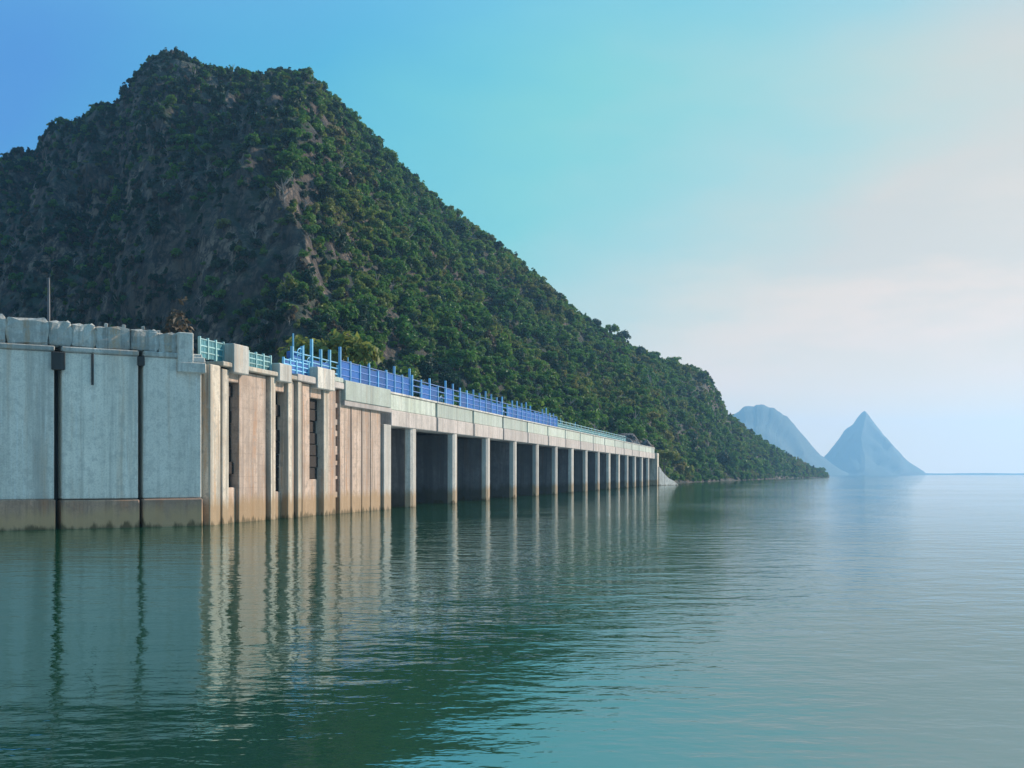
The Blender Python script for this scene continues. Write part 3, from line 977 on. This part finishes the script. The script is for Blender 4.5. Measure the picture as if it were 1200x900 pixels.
# rungs of iron in the open joints (they break the dark joints into dashes)
for pxj in (396.2,):
    for k in range(7):
        zz = 1.2 + k * .95
        box("joint_tie", t_of(pxj) - .30, t_of(pxj) + .30, .16, .4, zz + random.uniform(-.15, .15), zz + random.uniform(.25, .5), M_BLOCK, blk)
# cap slabs with a shadow line
box("cap_slab", t_of(257), t_of(345), -.22, 2.4, ZC + .003, ZC + .26, M_PILAS, blk, .04)
box("cap_slab", t_of(345.4), t_of(400), -.20, 2.4, ZC + .003, ZC + .42, M_BEAM, blk, .04)
box("deck", T0 + .1, T1, 2.0, 7.9, 7.903, 8.2, M_BEAM, blk)
for p0, p1, z1 in ((268, 286, 9.55), (322, 337, 9.05), (367, 388, 9.35)):
    box("parapet_post", t_of(p0), t_of(p1), -.30, .8, ZC - .25, z1, M_WHITE, blk, .05)
box("parapet_panel", t_of(400.6), t_of(454), -.26, .6, 7.55, 8.9, M_PARAP, blk, .04)
box("parapet_panel", t_of(388.5), t_of(400), -.16, .5, ZC + .43, 9.0, M_PARAP, blk, .04)
box("ledge", t_of(400.6), t_of(456), -.20, .5, 7.20, 7.546, M_BEAM, blk, .03)

# ------------------------------------------------------------------ dam: sluice bays
slu = empty("sluice_dam", (CX, CY, 0), DA)
tag(slu, "long sluice dam of slender pale piers and dark gate bays receding to the mountain foot", "dam")
TS, SP = 33.3, 11.65
NP = 15
TE = TS + SP * (NP - 1) + SP
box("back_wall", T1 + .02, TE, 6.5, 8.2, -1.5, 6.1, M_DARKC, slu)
pier_me = None
bm = bmesh.new()
# pier with a narrow rounded upstream nose
w, L = .82, .55
prof = [(-w, L), (-w, .5), (-w * .8, .14), (-w * .4, 0), (w * .4, 0), (w * .8, .14), (w, .5), (w, L)]
lo = [bm.verts.new((x_, y_, -1.4)) for x_, y_ in prof]
hi = [bm.verts.new((x_, y_, 6.24)) for x_, y_ in prof]
for i in range(len(prof)):
    j = (i + 1) % len(prof)
    bm.faces.new((lo[i], lo[j], hi[j], hi[i]))
bm.faces.new(hi); bm.faces.new(lo[::-1])
pier_me = bm_done(bm, "pier_nose", M_PIER)
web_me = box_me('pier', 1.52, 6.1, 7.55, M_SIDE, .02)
cap_me = box_me("pier_cap", 2.3, 1.2, .34, M_PIER, .05)
# gate: skin plate with ribs and stiffeners
gw = SP - 1.7 - .16
bm = bmesh.new()
box_bm(bm, -gw / 2, gw / 2, 0, .12, -1.2, 4.4)
gate_me = bm_done(bm, "gate_leaf", M_STEEL)
rib_me = box_me("gate_rib", gw - .1, .24, .16, M_STEEL, .02)
stiff_me = box_me("gate_stiffener", .14, .20, 4.3, M_STEEL, .02)
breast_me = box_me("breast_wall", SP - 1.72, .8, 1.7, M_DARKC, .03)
beam_me = box_me("deck_beam", SP - .14, 1.5, 1.22, M_BEAM, .05)
par_me = box_me("parapet_panel", SP - .26, .5, 1.36, M_PARAP, .05)
rail_c = box_me("coping", SP - .20, .62, .14, M_WHITE, .03)
k0 = 0
for i in range(NP + 1):
    t = TS + SP * i
    if i < NP:
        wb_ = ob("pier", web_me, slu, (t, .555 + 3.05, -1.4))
        ob("pier_nose", pier_me, wb_, (0, -.555 - 3.05, 1.4))
    # bay before this pier
    tb = t - SP / 2
    wid = 1.0
    if i == 0:
        tb = (T1 + TS) / 2
        wid = (TS - T1) / SP
    g = ob("sluice_gate", gate_me, slu, (tb, 3.6 + .1 * (i % 3), 0 if i % 4 != 2 else .5), (0, 0, 0), (wid * .97, 1, 1))
    for zz in (.1, 1.2, 2.3, 3.4):
        ob("gate_rib", rib_me, g, (0, -.12, zz))
    for xx in (-.34, 0, .34):
        ob("gate_stiffener", stiff_me, g, (xx * gw, -.10, -.1))
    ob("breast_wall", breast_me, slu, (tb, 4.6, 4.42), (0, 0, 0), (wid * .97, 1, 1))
# deck beams and parapets break midway between piers
edges = [t_of(456.5)] + [TS + SP * (i + .5) for i in range(NP)] + [TE]
for a, b_ in zip(edges, edges[1:]):
    s_ = (b_ - a) / SP
    box("deck_beam", a + .24, b_ - .24, -.06, 1.5, 6.245, 7.46, M_BEAM, slu, .05)
    box("parapet_panel", a + .26, b_ - .26, .02, .52, 7.464, 8.66, M_PARAP, slu, .05)
    box("coping", a + .06, b_ - .06, -.06, .60, 8.663, 8.82, M_WHITE, slu, .03)
    box("deck_slab", a + .02, b_ - .02, 1.51, 8.2, 6.6, 7.7, M_BEAM, slu)
# end pillar and sloping wing wall
ab = empty("end_abutment", dam_pt(TE, 0), DA)
tag(ab, "pale end pillar with a sloping white wing wall at the far dam end", "abutment")
box("pillar", .05, 3.4, -.6, 3.5, -1.4, 7.6, M_PILAS, ab, .06)
bm = bmesh.new()
pts = [(0, -1.4), (7.5, -1.4), (6.9, .2), (5.2, 1.1), (3.4, 1.7), (1.6, 2.9), (0, 4.4)]
f0 = [bm.verts.new((x_, 0, z_)) for x_, z_ in pts]; f1 = [bm.verts.new((x_ * .9, 5.0, z_ + .5)) for x_, z_ in pts]
bm.faces.new(f0); bm.faces.new(f1[::-1])
for i in range(len(pts)):
    bm.faces.new((f0[i], f0[(i + 1) % len(pts)], f1[(i + 1) % len(pts)], f1[i]))
ob("wing_wall", bm_done(bm, "wing_wall", M_WHITE), ab, (2.2, -.85, 0), (0, 0, R(48) - DA), (1.15, 1, 1))

# ------------------------------------------------------------------ railings
def railing(name, label, cat, t0, t1, off, z, hgt, step, mpost, mrail, mfill, group=None, fill=None, pw=.13, rails=(.33, .66, 1.0), vary=0.0, gaps=0.0):
    rt = empty(name, dam_pt(t0, -off, z), DA)
    tag(rt, label, cat, group)
    Ln = t1 - t0
    n_ = max(1, round(Ln / step))
    pm = box_me("post", pw, pw, hgt + .12, mpost, .012)
    for i in range(n_ + 1):
        ob("post", pm, rt, (Ln * i / n_, 0, 0), (0, 0, 0), (1, 1, 1 + vary * random.uniform(-.3, 1)))
    for f_ in rails:
        ob("rail", tube_me("rail", [(0, 0, 0), (Ln, 0, 0)], [.042, .042], mrail, 6), rt, (0, 0, hgt * f_))
    if fill:
        bm_ = bmesh.new()
        wpan = Ln / n_ - pw - .03
        nb = max(4, int(wpan / .2))
        for q in range(nb):
            xc = wpan * ((q + .5) / nb - .5)
            box_bm(bm_, xc - .065, xc + .065, -.02, .02, 0, hgt * fill)
        fm_ = bm_done(bm_, "panel", mfill)
        for i in range(n_):
            if random.random() < gaps: continue
            tag(ob("picket_panel", fm_, rt, (Ln * (i + .5) / n_, .02, .06), (0, 0, 0), (1, 1, random.uniform(1 - gaps, 1.02))), kind='stuff')
    return rt


railing("teal_railing", "teal railing with solid panels next to the white corner post", "railing",
        t_of(240), t_of(267.5), .3, ZC + .26, 1.0, .8, M_LTEAL, M_LTEAL, M_TEAL, "teal railings", .95)
railing("teal_railing", "pale teal railing between the first and second white parapet posts", "railing",
        t_of(286.5), t_of(321.5), .25, ZC + .26, .85, .95, M_LTEAL, M_LTEAL, M_TEAL, "teal railings", .85)
railing("teal_railing", "short dark teal railing between the second and third white parapet posts", "railing",
        t_of(337.5), t_of(366.5), .3, ZC + .42, .8, .9, M_CYAN, M_CYAN, M_BLUE, "teal railings", .9)
railing("blue_railing", "bright blue crest railing right above the third white parapet post", "railing",
        t_of(352), t_of(405), .55, 8.95, 1.15, 1.35, M_CYAN, M_CYAN, M_BLUE, "blue crest railings", .8, .17, vary=.8, gaps=.05)
railing("blue_railing", "blue crest railing over the plain pink wall up to the first pier", "railing",
        t_of(405.6), t_of(486), .45, 8.83, 1.45, 1.9, M_LILAC, M_BLUE, M_DBLUE, "blue crest railings", .95, .16, vary=.6, gaps=.08)
railing("blue_railing", "faded blue crest railing along the middle gate bays", "railing",
        t_of(487), t_of(655), .3, 8.82, 1.4, 2.3, M_LILAC, M_BLUE, M_DBLUE, "blue crest railings", .92, .15, vary=.45, gaps=.15)
railing("blue_railing", "teal blue crest railing along the farthest gate bays", "railing",
        t_of(656), t_of(735), .3, 8.82, .95, 3.0, M_LTEAL, M_LTEAL, M_TEAL, "blue crest railings", .6, .13)


# gate hoists standing on the crest
hb_me = box_me("hoist_base", .9, .9, .5, M_DBLUE, .04)
hc_me = tube_me("hoist_column", [(0, 0, 0), (0, 0, .9)], [.20, .15], M_BLUE, 10)
hg_me = box_me("gearbox", .62, .55, .42, M_BLUE, .06)
hs_me = tube_me("stem", [(0, 0, 0), (0, 0, 1.0)], [.06, .05], M_CYAN, 8)
bm = bmesh.new()
N_W = 20
for i in range(N_W):
    pass
pts_ = [(math.cos(2 * math.pi * i / N_W) * .38, 0, math.sin(2 * math.pi * i / N_W) * .38) for i in range(N_W)]
for i in range(N_W):
    tube_bm(bm, [pts_[i], pts_[(i + 1) % N_W]], [.03, .03], 5)
for i in range(0, N_W, 5):
    tube_bm(bm, [(0, 0, 0), pts_[i]], [.02, .02], 5)
hw_me = bm_done(bm, "handwheel", M_CYAN)


ORD = ['first', 'second', 'third', 'fourth', 'fifth', 'sixth', 'seventh', 'eighth', 'ninth', 'tenth', 'eleventh', 'twelfth']


def hoist(t, z, label, group, s=1.0, o=-1.6):
    rt = empty("gate_hoist", dam_pt(t, o, z), DA)
    rt.scale = (s, s, s)
    ob("base", hb_me, rt); ob("column", hc_me, rt, (0, 0, .5)); ob("gearbox", hg_me, rt, (0, 0, 1.4))
    st = ob("stem", hs_me, rt, (0, 0, 1.82)); ob("handwheel", hw_me, rt, (0, -.42, 1.6))
    return tag(rt, label, "gate hoist", group)


hoist(t_of(361), 8.2, "tall light blue gate hoist at the left end of the bright blue railing", None, 1.12, -1.0)
for px, w_ in ((378, 'third white parapet post'), (398, 'wide dashed joint'), (428, 'middle of the plain pink panels'), (452, 'last pilaster of the block')):
    hoist(t_of(px), 8.2, "blue gate hoist behind the railing above the " + w_, "gate hoists over the block", .95, -1.3)
for i in range(8):
    hoist(TS + SP * i, 7.72, "blue gate hoist on the crest above the %s pale pier counted from the pink block" % ORD[i], "gate hoists above the bays", 1.0, -1.8)

# ------------------------------------------------------------------ small hut, rocks
tree('brown', behind(213, 68, 7.3), .55, "dark brown withered shrub behind the grey wall beside the white corner post", 'shrub', name="shrub")
for i, (px, d, z, s3, lab) in enumerate(((672, 205, 7.4, (2.6, 2.2, 4.0), "pale grey upright boulder behind the far railing"),
                                        (728, 262, 7.0, (3.8, 3.0, 5.2), "brown grey rock outcrop behind the far end of the crest"),
                                        (748, 268, 6.6, (3.0, 3.0, 4.2), "smaller brown grey rock beside the outcrop at the dam end"))):
    r_ = ob("boulder", rock_me("boulder", 90 + i, *s3, M_ROCK if i < 3 else M_WHITE, 3, .35), None, behind(px, d, z))
    tag(r_, lab, "rock")

# ------------------------------------------------------------------ haze
m = bpy.data.materials.new("haze")
m.use_nodes = True
n, l = m.node_tree.nodes, m.node_tree.links
n.clear()
out = n.new('ShaderNodeOutputMaterial')
pv = n.new('ShaderNodeVolumePrincipled')
pv.inputs['Color'].default_value = (0.34, 0.66, 1.0, 1)
pv.inputs['Density'].default_value = 0.000165
pv.inputs['Anisotropy'].default_value = 0.35
l.new(pv.outputs[0], out.inputs['Volume'])
bm = bmesh.new()
box_bm(bm, -6100, 6100, -1100, 5450, -6, 268)
hz = ob("haze", bm_done(bm, "haze", m))
tag(hz, "thin pale blue haze over the lake", kind='stuff')
